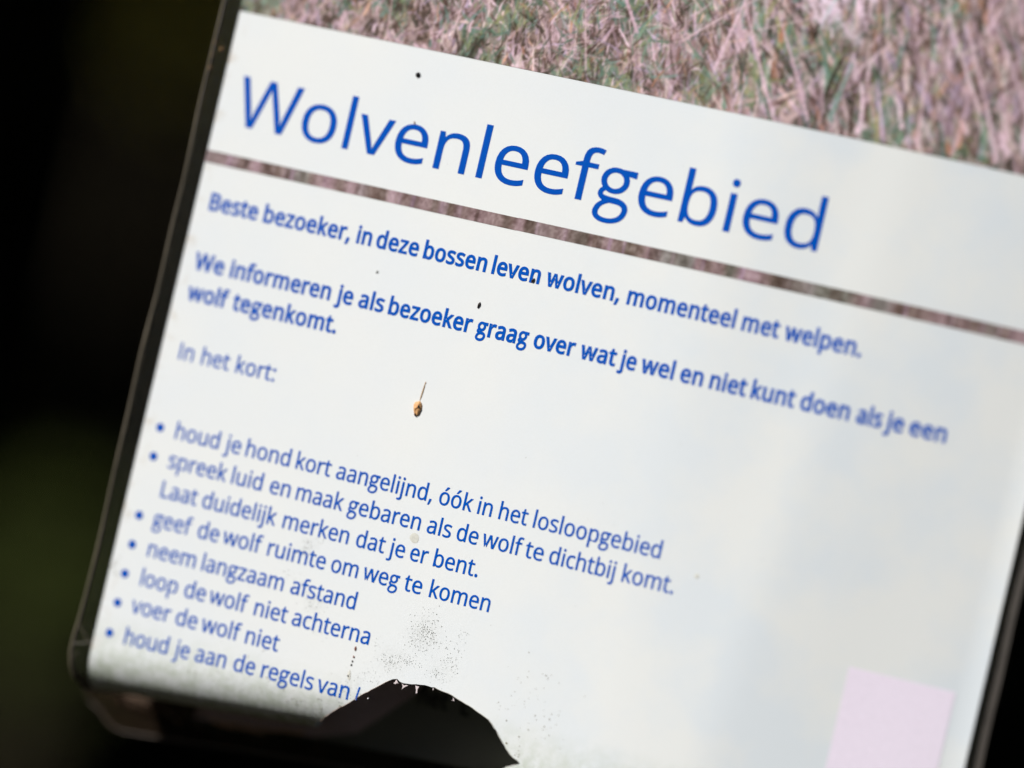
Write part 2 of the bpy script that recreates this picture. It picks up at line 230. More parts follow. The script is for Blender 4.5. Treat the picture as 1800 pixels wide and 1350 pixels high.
def solid_sheet(name, outer, holes, pts, w0, w1, mats, parent, edge_slot=1):
    """a sheet with real thickness that follows the roll; faces 0 front/back, edge_slot rim"""
    v, F = cdt(outer, holes, pts)
    front = [S(p.x, p.y, w1) for p in v]; back = [S(p.x, p.y, w0) for p in v]; n = len(v)
    from collections import Counter
    ec = {}
    faces = []; mi = []; extra = []
    for t in F:
        a = (Vector((v[t[1]].x-v[t[0]].x, v[t[1]].y-v[t[0]].y))).cross(Vector((v[t[2]].x-v[t[0]].x, v[t[2]].y-v[t[0]].y)))
        if a < 0: t = t[::-1]
        faces.append(t); mi.append(0); faces.append(tuple(i+n for i in t[::-1])); mi.append(0)
        for i in range(len(t)): ec[(t[i], t[(i+1) % len(t)])] = 1
    for (a, b) in list(ec):
        if (b, a) not in ec:
            q = 2*n + len(extra); extra += [front[b], front[a], back[a], back[b]]
            faces.append((q, q+1, q+2, q+3)); mi.append(edge_slot)
    me = mesh(name, front+back+extra, faces)
    me.polygons.foreach_set('material_index', mi)
    me.polygons.foreach_set('use_smooth', [m == 0 for m in mi])
    return link(name, me, mats, parent)

# ------------------------------------------------------------------ materials of the sheet
k = NT('laminated_paper'); b = k.b
co = k.coords((1000, 1000, 1000))
big = k.noise(co, .035, 4, .55); fine = k.noise(co, 3.0, 2)
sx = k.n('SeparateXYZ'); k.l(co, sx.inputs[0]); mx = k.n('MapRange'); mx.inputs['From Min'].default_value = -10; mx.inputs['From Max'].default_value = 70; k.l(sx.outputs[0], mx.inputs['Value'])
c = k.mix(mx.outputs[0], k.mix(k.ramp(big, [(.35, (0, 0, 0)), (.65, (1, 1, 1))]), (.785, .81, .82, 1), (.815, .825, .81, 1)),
          k.mix(k.ramp(big, [(.40, (0, 0, 0)), (.60, (1, 1, 1))]), (.72, .765, .795, 1), (.79, .80, .78, 1)))  # bluish reflections painted into the paper colour, stronger to the right
c = k.mix(k.ramp(fine, [(.4, (0, 0, 0)), (.6, (.10, .10, .10))]), c, (.70, .71, .69, 1))
# algae-tinted grime along the bottom and the torn edge
sep = k.n('SeparateXYZ'); k.l(co, sep.inputs[0])
dr = k.n('MapRange'); dr.inputs['From Min'].default_value = Z0*1000-76; dr.inputs['From Max'].default_value = Z0*1000-93; k.l(sep.outputs[2], dr.inputs['Value'])
gr = k.noise(co, .35, 6, .65)
mu = k.n('Math', operation='MULTIPLY'); k.l(dr.outputs[0], mu.inputs[0]); k.l(k.ramp(gr, [(.38, (.15, .15, .15)), (.62, (1, 1, 1))]), mu.inputs[1])
c = k.mix(mu.outputs[0], c, (.47, .52, .41, 1))
lr = k.n('MapRange'); lr.inputs['From Min'].default_value = UL+3.5; lr.inputs['From Max'].default_value = UL; k.l(sep.outputs[0], lr.inputs['Value'])
m2 = k.n('Math', operation='MULTIPLY'); k.l(lr.outputs[0], m2.inputs[0]); k.l(k.ramp(k.noise(co, .22, 4, .6), [(.52, (0, 0, 0)), (.68, (.7, .7, .7))]), m2.inputs[1])
c = k.mix(m2.outputs[0], c, (.55, .45, .33, 1))
for (su, sv, sr, amt) in ((-7.0, -62.5, 5.5, .34), (-13, -70.5, 5.0, .26), (-1.5, -70, 4.0, .20), (-40, -49.5, 3.5, .26), (-35, -62, 4.0, .22), (-22, -80, 5.5, .26)):
    dv = k.n('VectorMath', operation='DISTANCE'); dv.inputs[1].default_value = (su, 0, Z0*1000+sv); k.l(co, dv.inputs[0])
    mr = k.n('MapRange'); mr.inputs['From Min'].default_value = sr; mr.inputs['From Max'].default_value = 0; mr.inputs['To Max'].default_value = amt; k.l(dv.outputs['Value'], mr.inputs['Value'])
    mm = k.n('Math', operation='MULTIPLY'); k.l(mr.outputs[0], mm.inputs[0]); k.l(k.ramp(k.noise(co, 1.3, 6, .75), [(.45, (0, 0, 0)), (.62, (1, 1, 1))]), mm.inputs[1])
    c = k.mix(mm.outputs[0], c, (.25, .26, .22, 1))
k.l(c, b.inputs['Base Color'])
b.inputs['Roughness'].default_value = .6; b.inputs['Specular IOR Level'].default_value = .15
b.inputs['Coat Weight'].default_value = .25; b.inputs['Coat Roughness'].default_value = .12
k.bump(k.noise(co, .9, 3), .12, .0001)
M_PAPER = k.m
M_PAPER_EDGE = simple('torn_paper_edge', (.72, .68, .64), .8, .2)
def ink(name, c):
    k = NT(name); co = k.coords((1000, 1000, 1000))
    k.l(k.mix(k.noise(co, 2.0, 3), (*[x*.9 for x in c], 1), (*[min(1, x*1.12) for x in c], 1)), k.b.inputs['Base Color'])
    k.b.inputs['Roughness'].default_value = .6; k.b.inputs['Specular IOR Level'].default_value = .03; k.b.inputs['Coat Weight'].default_value = .12; k.b.inputs['Coat Roughness'].default_value = .12
    return k.m
M_BLUE = ink('blue_ink', (.0, .080, .45))
M_BLUE2 = ink('blue_text_ink', (.0, .088, .47))
M_PINK = ink('pale_pink_print', (.86, .77, .88))
def print_mat(name):
    k = NT(name); a = k.n('VertexColor', layer_name='print'); k.l(a.outputs[0], k.b.inputs['Base Color'])
    k.b.inputs['Roughness'].default_value = .6; k.b.inputs['Specular IOR Level'].default_value = .03; k.b.inputs['Coat Weight'].default_value = .12; k.b.inputs['Coat Roughness'].default_value = .12
    return k.m
M_PRINT = print_mat('heather_print')

def film(name, c, dens, rough=.12, wr=.5, bump=.0006, scale=.25, tint=(.8, .8, .8)):
    """clear plastic: mostly see-through, a faint milky body, a glossy surface"""
    k = NT(name); k.t.nodes.remove(k.b)
    tr = k.n('BsdfTransparent'); tr.inputs[0].default_value = (.93, .94, .90, 1)
    df = k.n('BsdfDiffuse'); gl = k.n('BsdfGlossy'); gl.inputs['Roughness'].default_value = rough; gl.inputs[0].default_value = (*tint, 1)
    co = k.coords((1000, 1000, 1000)); n1 = k.noise(co, scale, 5, .6)
    bp = k.n('Bump'); bp.inputs['Strength'].default_value = wr; bp.inputs['Distance'].default_value = bump; k.l(n1, bp.inputs['Height'])
    k.l(bp.outputs[0], gl.inputs['Normal']); df.inputs[0].default_value = (*c, 1)
    st = k.noise(co, .6, 5, .7)
    dm = k.n('MapRange'); dm.inputs['From Min'].default_value = .35; dm.inputs['From Max'].default_value = .75; dm.inputs['To Min'].default_value = dens*.5; dm.inputs['To Max'].default_value = dens*1.8
    k.l(st, dm.inputs['Value'])
    m1 = k.n('MixShader'); k.l(dm.outputs[0], m1.inputs[0]); k.l(tr.outputs[0], m1.inputs[1]); k.l(df.outputs[0], m1.inputs[2])
    fr = k.n('Fresnel'); fr.inputs[0].default_value = 1.45; k.l(bp.outputs[0], fr.inputs['Normal'])
    m2 = k.n('MixShader'); k.l(fr.outputs[0], m2.inputs[0]); k.l(m1.outputs[0], m2.inputs[1]); k.l(gl.outputs[0], m2.inputs[2])
    k.l(m2.outputs[0], k.o.inputs[0]); return k.m
M_FILM = film('clear_laminate_film', (.55, .56, .50), .010)
M_FILM_EDGE = simple('laminate_cut_edge', (.125, .105, .075), .4, .5, .3, .35, 300)
M_FILM_BROWN = film('brown_sheen_film', (.30, .20, .13), .02, .40, .5, .001, .12, (.42, .27, .17))  # brown reflections put into the film's body and gloss colours

# ------------------------------------------------------------------ the laminated sheet
sheet = bpy.data.objects.new('information_sheet', None); col.objects.link(sheet); sheet.location = (0, 0, Z0)
tag(sheet, 'weathered laminated notice with big blue heading, torn hole in its rolled lower edge', 'notice')
bpy.context.view_layer.update()
def child(o): o.parent = sheet; o.matrix_parent_inverse = sheet.matrix_world.inverted(); return o

paper_outer = densify([(UL, PAPER_END), (UR, PAPER_END), (UR, VT), (UL, VT)], 1.5)
# clip the part of the hole that would fall outside the paper: the tail leaves through the bottom edge
HOLEP = [(x, max(y, PAPER_END)) for x, y in HOLE]
bx = [p for p in HOLEP if p[1] <= PAPER_END+1e-6]
front_only = [p for p in HOLEP if p[1] > PAPER_END+1e-6]
def notch_outline(x0, x1, s_end, top, chamfer=0):
    """rectangle whose bottom edge is interrupted by the torn notch"""
    o = []
    o += [(x0, s_end)] if not chamfer else [(x0, s_end+chamfer), (x0+chamfer*.3, s_end+chamfer*.3), (x0+chamfer, s_end)]
    tail_l = (-33.0+1.2, s_end)
    o += [tail_l, (-31.2, -104.0)] + front_only_f + [(12.0, -104.0), (9.6, s_end)]
    o += [(x1, s_end)] if not chamfer else [(x1-chamfer, s_end), (x1-chamfer*.3, s_end+chamfer*.3), (x1, s_end+chamfer)]
    o += [(x1, top), (x0, top)]
    return o
front_only_f = [p for p in HOLE if p[1] > -99.0]
po = notch_outline(UL, UR, PAPER_END, VT)
po = [(UL+6, PAPER_END)] + po[1:] + [(UL, -95.5), (UL+.4, -98.0), (UL+1.7, -101.0), (UL+3.4, -103.0), (UL+5, -106)]
def dens_open(poly, step):                    # only lengthen-split long runs, keeps the torn detail
    return densify(poly, step)
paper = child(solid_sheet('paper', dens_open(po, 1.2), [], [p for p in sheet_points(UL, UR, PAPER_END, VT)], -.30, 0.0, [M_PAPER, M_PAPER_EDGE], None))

# clear film: a border of about 4 mm outside the paper on both sides and round the roll
FL, FR = UL-4.35, UR+3.7
def strip(name, poly, w0, w1, mats, step=1.0):
    inn = []
    xs = [p[0] for p in poly]; ys = [p[1] for p in poly]
    y = min(ys)+.8
    while y < max(ys)-.3:
        for q in np.linspace(min(xs)+.6, max(xs)-.6, 4 if max(xs)-min(xs) < 8 else 40):
            if inside(q, y, poly): inn.append((float(q), y))
        y += .9 if y < -78 else 3.0
    return child(solid_sheet(name, densify(poly, step), [], inn, w0, w1, mats, None))
def wob(a, amp=.16): return amp*math.sin(a/13.0)+amp*.6*math.sin(a/5.1+1)
left_edge = [(FL+wob(y), y) for y in np.arange(VT, -76, -3.0)]
CORNER = [(FL-.2, -80), (-92.8, -84.4), (-92.8, -88), (-92.3, -91.4), (-91.5, -95), (-90.2, -98), (-88.5, -100.2), (-86.5, -101.6), (-84.0, -102.5)]
strip('laminate_border', left_edge + CORNER + [(-84.0, -103.0), (UL+3.5, -103.0), (UL+1.8, -101.0), (UL+.5, -98.0), (UL+.02, -95.5), (UL+.02, VT)], -.28, .12, [M_FILM, M_FILM_EDGE])
right_edge = [(FR+wob(y+9), y) for y in np.arange(-FILM_END*0-118, VT+.1, 3.0)]
strip('laminate_border', [(UR-.02, -118)] + right_edge + [(UR-.02, VT)], -.28, .12, [M_FILM, M_FILM_EDGE])
# fused rims of the film: slim rounded beads that catch the light
def rim(name, pts, r, mat, parent_fn=child, back=0.0):
    V = []; F = []; n = 6
    P3 = [S(u, s, back) for u, s in pts]
    for i, p in enumerate(P3):
        t = (P3[min(i+1, len(P3)-1)] - P3[max(i-1, 0)]).normalized(); a = t.orthogonal().normalized(); bb = t.cross(a)
        rr = r*(1+.10*math.sin(i*.37)+.08*math.sin(i*.13))
        for q in range(n): V.append(p + (a*math.cos(2*math.pi*q/n) + bb*math.sin(2*math.pi*q/n))*rr*MM)
    for i in range(len(P3)-1):
        for q in range(n): F.append((i*n+q, i*n+(q+1) % n, (i+1)*n+(q+1) % n, (i+1)*n+q))
    return parent_fn(link(name, mesh(name, V, F, True), mat))
rim('film_rim', [(FL+wob(y), y) for y in np.arange(VT, -76, -1.5)] + CORNER, .40, M_FILM_EDGE)
M_RIM_R = simple('right_laminate_edge', (.050, .043, .037), .35, .5, .3, .3, 300)
def flat_strip(name, pts_a, pts_b, wv, mat):
    V = [S(*p, wv) for p in pts_a] + [S(*p, wv) for p in pts_b]; n = len(pts_a)
    return child(link(name, mesh(name, V, [(i, i+1, n+i+1, n+i) for i in range(n-1)], True), mat))
ys = np.arange(-118, VT, 3.0)
flat_strip('film_rim', [(FR+wob(y+9)-1.5, y) for y in ys], [(FR+wob(y+9)+.1, y) for y in ys], .16, M_RIM_R)
# crazing lines where the film has cracked at the lower left corner
for a, b2 in (((-92.6, -80.5), (-88.6, -85.0)), ((-93.0, -86.5), (-88.3, -84.6)), ((-92.9, -88.6), (-91.0, -91.0)), ((-91.9, -89.0), (-90.6, -87.7))):
    n = 7; rim('film_crack', [(a[0]+(b2[0]-a[0])*i/n+jag.uniform(-.12, .12), a[1]+(b2[1]-a[1])*i/n+jag.uniform(-.12, .12)) for i in range(n+1)], .10, M_FILM_EDGE, back=.2)

# ------------------------------------------------------------------ lettering
LET = []
def letters_mesh(name, items, mat, off, lift, sy_of, surf):
    """items: (char outlines already in mm). builds one flat mesh lying on the surface"""
    V = []; F = []
    for conts in items:
        tess = tessellate_polygon([[Vector((x, y, 0)) for x, y in c] for c in conts])
        base = len(V); flat = [q for c in conts for q in c]
        V += [surf(x, y, lift) for x, y in flat]
        for t in tess:
            a, b_, c_ = (flat[i] for i in t)
            if (b_[0]-a[0])*(c_[1]-a[1])-(b_[1]-a[1])*(c_[0]-a[0]) < 0: t = (t[0], t[2], t[1])
            F.append(tuple(base+i for i in t))
    return link(name, mesh(name, V, F), mat)
def area2(c): return sum(c[i][0]*c[(i+1) % len(c)][1]-c[(i+1) % len(c)][0]*c[i][1] for i in range(len(c)))
def offset(c, d):
    """move an outline outwards (clockwise outer contours) by d mm"""
    n = len(c); out = []
    for i in range(n):
        a, b_, e = Vector(c[i-1]), Vector(c[i]), Vector(c[(i+1) % n])
        t1 = (b_-a); t2 = (e-b_)
        if t1.length < 1e-6 or t2.length < 1e-6: out.append(tuple(b_)); continue
        t1.normalize(); t2.normalize(); n1 = Vector((-t1.y, t1.x)); n2 = Vector((-t2.y, t2.x)); m = n1+n2
        if m.length < 1e-4: out.append(tuple(b_)); continue
        m.normalize(); q = min(1.6, 1/max(.3, m.dot(n1))); out.append(tuple(b_+m*d*q))
    return out
def word_items(wd, x, y_of, sx, sy, off):
    its = []
    for ch in wd:
        use_bold_g = ch == 'g' and off > .1
        g = GLYPH['g_bold' if use_bold_g else ch]
        nw = .955 if off > .1 else 1.0                       # the bold cut is a little narrower, its strokes heavier
        cs = [[(x+(px*nw+g['adv']*(1-nw)/2)*sx/1000, py*sy/1000) for px, py in c] for c in g['c']]
        if off and not use_bold_g: cs = [offset(c, off) for c in cs]
        # separate outer shapes (i, j, colon and accents have several), keep counters with their outer
        outers = [c for c in cs if area2(c) < 0]; inner = [c for c in cs if area2(c) >= 0]
        for oc in outers:
            grp = [oc] + [h for h in inner if inside(h[0][0], h[0][1], oc)]
            its.append([[(px, py+y_of(px)) for px, py in c] for c in grp])
        x += g['adv']*sx/1000
    return its
def yfun(v):
    if isinstance(v, (int, float)): return lambda x: v
    xs = [p[0] for p in v]; ys_ = [p[1] for p in v]
    return lambda x: float(np.interp(x, xs, ys_)) if len(xs) > 2 else ys_[0]+(ys_[1]-ys_[0])*(x-xs[0])/(xs[1]-xs[0])
for name, bold, v, words in LINES:
    yf = yfun(v)
    its = []
    for wd, x, s in words:
        if name == 'title': its += word_items(wd, x, yf, s, 21.15, .02)
        else: its += word_items(wd, x, yf, s, 7.05, .165 if bold else .055)
    if name == 'r8': its.append([[(-20.0, -81.7), (-19.55, -81.7), (-19.25, -78.5), (-19.7, -78.5)][::-1]])
    o = child(letters_mesh('heading_lettering' if name == 'title' else ('bold_text_line' if bold else 'text_line'), its, M_BLUE if name == 'title' else M_BLUE2, 0, .06, None, P))
for u, v in ((-83.4, -29.9), (-83.4, -37.1), (-83.5, -51.85), (-83.55, -59.15), (-83.65, -66.45), (-83.8, -73.75), (-84.05, -81.35)):
    c = [(u+1.0*math.cos(-a*math.pi/10), v+1.06*math.sin(-a*math.pi/10)) for a in range(20)]
    child(letters_mesh('bullet_point', [[c]], M_BLUE, 0, .06, None, P))
# blank pale pink patch, lower right
V = []; F = []; n = 8
for j in range(n+1):
    for i in range(n+1): V.append(P(91.9+24.6*i/n, -73.6+28.1*j/n, .07))
for j in range(n):
    for i in range(n): a = j*(n+1)+i; F.append((a, a+1, a+n+2, a+n+1))
child(link('pink_label_patch', mesh('pink_label_patch', V, F, True), M_PINK))

# ------------------------------------------------------------------ printed heather picture (colours painted stroke by stroke, then laid on a fine mesh)
def vnoise(h, w_, cell, seed):
    r = np.random.default_rng(seed); gy, gx = int(h/cell)+3, int(w_/cell)+3; g = r.random((gy, gx))
    y = np.arange(h)/cell; x = np.arange(w_)/cell; yi = y.astype(int); xi = x.astype(int); fy = (y-yi); fx = (x-xi)
    fy = fy*fy*(3-2*fy); fx = fx*fx*(3-2*fx)
    a = g[yi][:, xi]; b_ = g[yi][:, xi+1]; c_ = g[yi+1][:, xi]; d = g[yi+1][:, xi+1]
    return (a*(1-fx)+b_*fx)*(1-fy)[:, None] + (c_*(1-fx)+d*fx)*fy[:, None]
def s2l(c): return tuple(((x/255+.055)/1.055)**2.4 if x > 10 else x/255/12.92 for x in c)
PX = .25
u0, u1, v0, v1 = UL, UR, 73.25, 128.0
W, Hh = int((u1-u0)/PX)+1, int((v1-v0)/PX)+1
img = np.zeros((Hh, W, 3))
n1, n2, n3, n4 = vnoise(Hh, W, 40, 1), vnoise(Hh, W, 12, 2), vnoise(Hh, W, 4, 3), vnoise(Hh, W, 26, 5)
cA, cB, cG, cD = (np.array(c_, float) for c_ in ((150, 122, 120), (112, 92, 80), (98, 108, 86), (66, 54, 46)))
m = np.clip((n1*.5+n2*.5-.3)*2.2, 0, 1)[..., None]; img = cA*m + cB*(1-m)
gm = np.clip((n4*.7+n2*.3-.50)*5, 0, 1)[..., None]*.75; img = img*(1-gm)+cG*gm
dm = np.clip((.47-n2*.55-n3*.45)*5, 0, 1)[..., None]*.85; img = img*(1-dm)+cD*dm
def stroke(x, y, ang, L, th, colr, al, bend):
    """x,y mm in the picture; ang degrees; soft-edged tapering blade"""
    npt = max(3, int(L/1.6)); X = [x]; Y = [y]; a = math.radians(ang)
    for i in range(npt): X.append(X[-1]+math.cos(a)*L/npt); Y.append(Y[-1]+math.sin(a)*L/npt); a += math.radians(bend)/npt
    for i in range(npt):
        ax, ay, bx_, by_ = X[i]/PX, Y[i]/PX, X[i+1]/PX, Y[i+1]/PX
        t_ = th/PX*.5*(1-.5*(i/npt)); pad = t_+1.5
        xa, xb = int(max(0, min(ax, bx_)-pad)), int(min(W, max(ax, bx_)+pad+1)); ya, yb = int(max(0, min(ay, by_)-pad)), int(min(Hh, max(ay, by_)+pad+1))
        if xb <= xa or yb <= ya: continue
        gx, gy = np.meshgrid(np.arange(xa, xb), np.arange(ya, yb)); dx, dy = bx_-ax, by_-ay
        t = np.clip(((gx-ax)*dx+(gy-ay)*dy)/(dx*dx+dy*dy+1e-6), 0, 1); d = np.hypot(gx-ax-t*dx, gy-ay-t*dy)
        k_ = (np.clip((t_+.7-d)/1.3, 0, 1)*al)[..., None]; img[ya:yb, xa:xb] = img[ya:yb, xa:xb]*(1-k_)+np.array(colr)*k_
pink = [(192, 160, 164), (176, 145, 147), (170, 142, 136), (206, 176, 180), (152, 124, 128), (186, 158, 148), (166, 142, 158), (196, 172, 164)]
grn = [(98, 118, 96), (84, 108, 94), (120, 128, 92), (74, 92, 74), (110, 130, 118), (128, 126, 84)]
drk = [(66, 52, 44), (84, 62, 56), (54, 48, 36), (92, 72, 62), (60, 58, 48)]
rust = [(176, 128, 100), (190, 146, 116), (150, 104, 80)]
rr = random.Random(11)
def at(a, x, y): return float(a[min(Hh-1, max(0, int(y/PX))), min(W-1, max(0, int(x/PX)))])
for i in range(15000):
    x = rr.uniform(-4, (u1-u0)+4); y = rr.uniform(-8, v1-v0); fx = x/(u1-u0)
    if v0+y > 80+.20*(x-0)+26: continue
    g_here = at(gm[..., 0], x, y) > .3; d_here = at(dm[..., 0], x, y) > .2
    q_ = rr.random()
    if q_ < (.42 if d_here else .16): pal = drk
    elif q_ < (.75 if g_here else .30): pal = grn
    elif q_ > .965: pal = rust
    else: pal = pink
    c_ = rr.choice(pal); br = rr.uniform(.84, 1.12)*(.90+.22*at(n2, x, y)); c_ = tuple(min(255, q*br) for q in c_)
    if fx < .35: ang = rr.gauss(98, 34); L = rr.uniform(.8, 4.5); th = rr.uniform(.18, .75)
    elif fx < .58: ang = rr.choice([rr.gauss(58, 34), rr.gauss(130, 26), rr.gauss(96, 20)]); L = rr.uniform(1.2, 8); th = rr.uniform(.16, .6)
    else:
        ang = rr.choice([rr.gauss(114, 12), rr.gauss(102, 11), rr.gauss(128, 26), rr.gauss(70, 24)]); L = rr.uniform(2, 16)*(1 if rr.random() < .5 else .5); th = rr.uniform(.16, .55) if rr.random() < .72 else rr.uniform(.6, 1.5)
    stroke(x, y, ang, L, th, c_, rr.uniform(.35, .9), rr.gauss(0, 22))
# long pale stalks that stand out
for (x, y, ang, L, th, cc) in ((118, 9, 79, 27, .75, (204, 172, 176)), (150, 14, 56, 16, .5, (206, 178, 178)), (133, 3, 118, 30, .8, (196, 162, 166)), (109, 14, 43, 28, .5, (198, 168, 168)), (142, 2, 116, 26, .9, (192, 160, 164)),
                               (168, 1, 98, 17, .8, (200, 166, 166)), (176, 1, 84, 16, .8, (198, 162, 162)), (186, 2, 112, 30, 1.0, (200, 168, 172)), (160, 1, 108, 14, .9, (186, 156, 172)), (196, 3, 116, 34, 1.0, (194, 164, 166)),
                               (71, 16, 97, 12, .8, (204, 174, 176)), (98, 14, 122, 34, .8, (192, 156, 162)), (54, 2, 86, 22, .4, (192, 160, 156)), (205, 1, 108, 40, .9, (202, 170, 176)), (180, 12, 122, 24, .8, (206, 176, 176)),
                               (38, 1, 92, 14, .4, (186, 150, 150)), (88, 3, 104, 18, .5, (190, 160, 158)), (126, 20, 24, 18, .4, (190, 164, 160)), (112, 22, 140, 16, .4, (188, 158, 150))):
    stroke(x, y, ang, L, th, cc, .8, rr.uniform(-10, 10))
for (x, y) in ((141, 25), (138, 28), (145, 29), (152, 33), (149, 24), (143, 33)):
    for i in range(5): stroke(x+rr.uniform(-3, 3), y+rr.uniform(-3, 3), rr.gauss(120, 20), rr.uniform(4, 9), rr.uniform(.8, 2.2), (222, 196, 204), .35, rr.gauss(0, 15))
soft = (img + np.roll(img, 1, 0) + np.roll(img, -1, 0) + np.roll(img, 1, 1) + np.roll(img, -1, 1))/5
soft = (soft + np.roll(soft, 1, 0) + np.roll(soft, -1, 0) + np.roll(soft, 1, 1) + np.roll(soft, -1, 1))/5
img = img*.35 + soft*.65
img = (img-128)*.98+127
blot = (vnoise(Hh, W, 2.2, 9)-.5)*16 + (vnoise(Hh, W, 7, 10)-.5)*14; img = np.clip(img+blot[..., None], 20, 250)
def lin(a): a = a/255.0; return np.where(a > .04, ((a+.055)/1.055)**2.4, a/12.92)
def printed(name, img_, ua, va, px_u, px_v, label=None):
    h_, w_ = img_.shape[:2]; V = []
    for j in range(h_):
        for i in range(w_): V.append((ua+i*px_u, va+j*px_v))
    V = [S(x, y, .05) for x, y in V]
    ii, jj = np.meshgrid(np.arange(w_-1), np.arange(h_-1)); a = (jj*w_+ii).ravel()
    F = np.stack([a, a+1, a+w_+1, a+w_], 1).tolist()
    me = mesh(name, V, F, True); at = me.color_attributes.new('print', 'FLOAT_COLOR', 'POINT')
    cl = np.ones((h_*w_, 4)); cl[:, :3] = lin(img_.reshape(-1, 3)*PRINT_GAIN).clip(0, 1); at.data.foreach_set('color', cl.ravel())
    return child(link(name, me, M_PRINT))
PRINT_GAIN = np.array((1.15, 1.17, 1.22))
printed('heather_photograph', img, u0, v0, PX, PX)
# narrow band under the heading: the same picture smeared into upright stripes
Ws = int((UR-UL)/.3)+1; Hs = 9
def line_noise(cell, seed): return vnoise(3, Ws, cell, seed)[1]
base = np.array([(150, 128, 120)])[0]
a1 = line_noise(9, 21)[:, None]; a2 = line_noise(4, 22)[:, None]; a3 = line_noise(17, 23)[:, None]; a4 = line_noise(6, 24)[:, None]
rowc = np.array((118, 98, 86))*(1-a1)+np.array((182, 150, 154))*a1
rowc = rowc*(1-.55*np.clip((a3-.6)*4, 0, 1)) + np.array((128, 134, 122))*.55*np.clip((a3-.6)*4, 0, 1)
rowc = rowc*(1-.65*np.clip((a4-.62)*4, 0, 1)) + np.array((90, 74, 64))*.65*np.clip((a4-.62)*4, 0, 1)
rowc = rowc*(1-.5*np.clip((a2-.7)*4, 0, 1)) + np.array((204, 168, 196))*.5*np.clip((a2-.7)*4, 0, 1)
band = np.repeat(rowc[None], Hs, 0)*.80 + (vnoise(Hs, Ws, 1.6, 30)[..., None]-.5)*34 + (vnoise(Hs, Ws, 4.5, 31)[..., None]-.5)*36
band = band*np.array((1.0, 1.0, .98))
half = Ws*385//1000
printed('heather_strip', band[:, :half], UL, 35.55, .3, 3.0/(Hs-1))
printed('heather_strip', band[:, half-1:], UL+.3*(half-1), 35.62, .3, 3.0/(Hs-1))

# ------------------------------------------------------------------ fibres along the tear
M_FIBRE = simple('torn_fibre', (.70, .60, .60), .7, .4, .2)
def shard(name, pts, thick, mat, parent_fn=child, surf=P, w0=.0):
    n = len(pts); V = [surf(x, y, w0+thick) for x, y in pts] + [surf(x, y, w0-thick) for x, y in pts]
    F = [tuple(range(n)), tuple(range(2*n-1, n-1, -1))] + [((i+1) % n, i, i+n, (i+1) % n+n) for i in range(n)]
    o = link(name, mesh(name, V, F), mat); return parent_fn(o) if parent_fn else o
for cx, cy, pts in ((-11.1, -75.0, [(-.5, -.5), (-.2, -.2), (0, .55), (.4, .1), (.75, -.35), (.35, -.2), (.1, -.6)]),
                    (-8.9, -75.5, [(-.7, .4), (-.3, -.1), (-.35, -.9), (.05, -.4), (.6, .1), (1.0, .3), (.4, .35), (0, .1)]),
                    (-5.6, -75.5, [(-.6, .75), (.35, .75), (.1, 0), (.25, -.8), (-.1, -1.0), (-.2, -.2)]),
                    (-19.9, -81.6, [(-.4, .5), (.1, .1), (.2, -.2), (-.1, 0)]), (3.6, -76.1, [(-.3, .9), (.1, .7), (.35, .1), (0, .3), (-.5, .05), (0, .5)]),
                    (-1.8, -74.6, [(-.1, .4), (.15, .3), (.1, -.15), (-.05, -.05)])):
    shard('torn_fibre', [(cx+x, cy+y) for x, y in pts], .08, M_FIBRE)
# slim clear lip of film along the right side of the notch
lip = [(x, y) for x, y in hf if x > -1.5]
rim('film_lip', [(x-.18, arc(x, y)) for x, y in lip], .10, simple('clear_film_lip', (.42, .40, .36), .3, .6, .5))
rim('film_lip', [(x-.05, arc(x, y-.05)) for x, y in hf if -29 < x < -12.5], .09, simple('brown_film_lip', (.30, .22, .18), .3, .6, .5))

# ------------------------------------------------------------------ the second laminated board behind
BD = 23.0
def B(u, v, wv=0.0): return Vector(((163+(u-163)*(651+BD)/665)*MM, (BD-wv)*MM, Z0+(4.5+(v-4.5)*(651+BD)/665)*MM))
back = bpy.data.objects.new('backing_board', None); col.objects.link(back); back.location = (0, BD*MM, Z0)
tag(back, 'dark laminated board behind the notice, seen through the torn hole and below the rolled edge', 'board')
bpy.context.view_layer.update()
def childb(o): o.parent = back; o.matrix_parent_inverse = back.matrix_world.inverted(); return o
k = NT('dark_board'); co = k.coords((1000, 1000, 1000))
k.l(k.mix(k.noise(co, .12, 4), (.19, .19, .16, 1), (.23, .225, .19, 1)), k.b.inputs['Base Color']); k.b.inputs['Roughness'].default_value = .5; k.b.inputs['Specular IOR Level'].default_value = .2
M_BOARD = k.m
k = NT('sunlit_board_face'); co = k.coords((1000, 1000, 1000))
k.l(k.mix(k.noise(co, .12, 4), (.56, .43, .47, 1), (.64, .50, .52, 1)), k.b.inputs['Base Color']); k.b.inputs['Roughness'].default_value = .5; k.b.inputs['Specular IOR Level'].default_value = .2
M_BOARD2 = k.m  # pale copy of the board colour, sunlight painted in
def slab(name, poly, w0, w1, mat, bend=None):
    tess = tessellate_polygon([[Vector((x, y, 0)) for x, y in poly]]); n = len(poly)
    wf = bend or (lambda x, y: 0)
    V = [B(x, y, w1+wf(x, y)) for x, y in poly] + [B(x, y, w0+wf(x, y)) for x, y in poly]; F = []
    for t in tess:
        a, b_, c_ = (poly[i] for i in t)
        if (b_[0]-a[0])*(c_[1]-a[1])-(b_[1]-a[1])*(c_[0]-a[0]) < 0: t = (t[0], t[2], t[1])
        F += [tuple(t), (t[2]+n, t[1]+n, t[0]+n)]
    for i in range(n): F.append(((i+1) % n, i, i+n, (i+1) % n+n))
    return childb(link(name, mesh(name, V, F), mat))
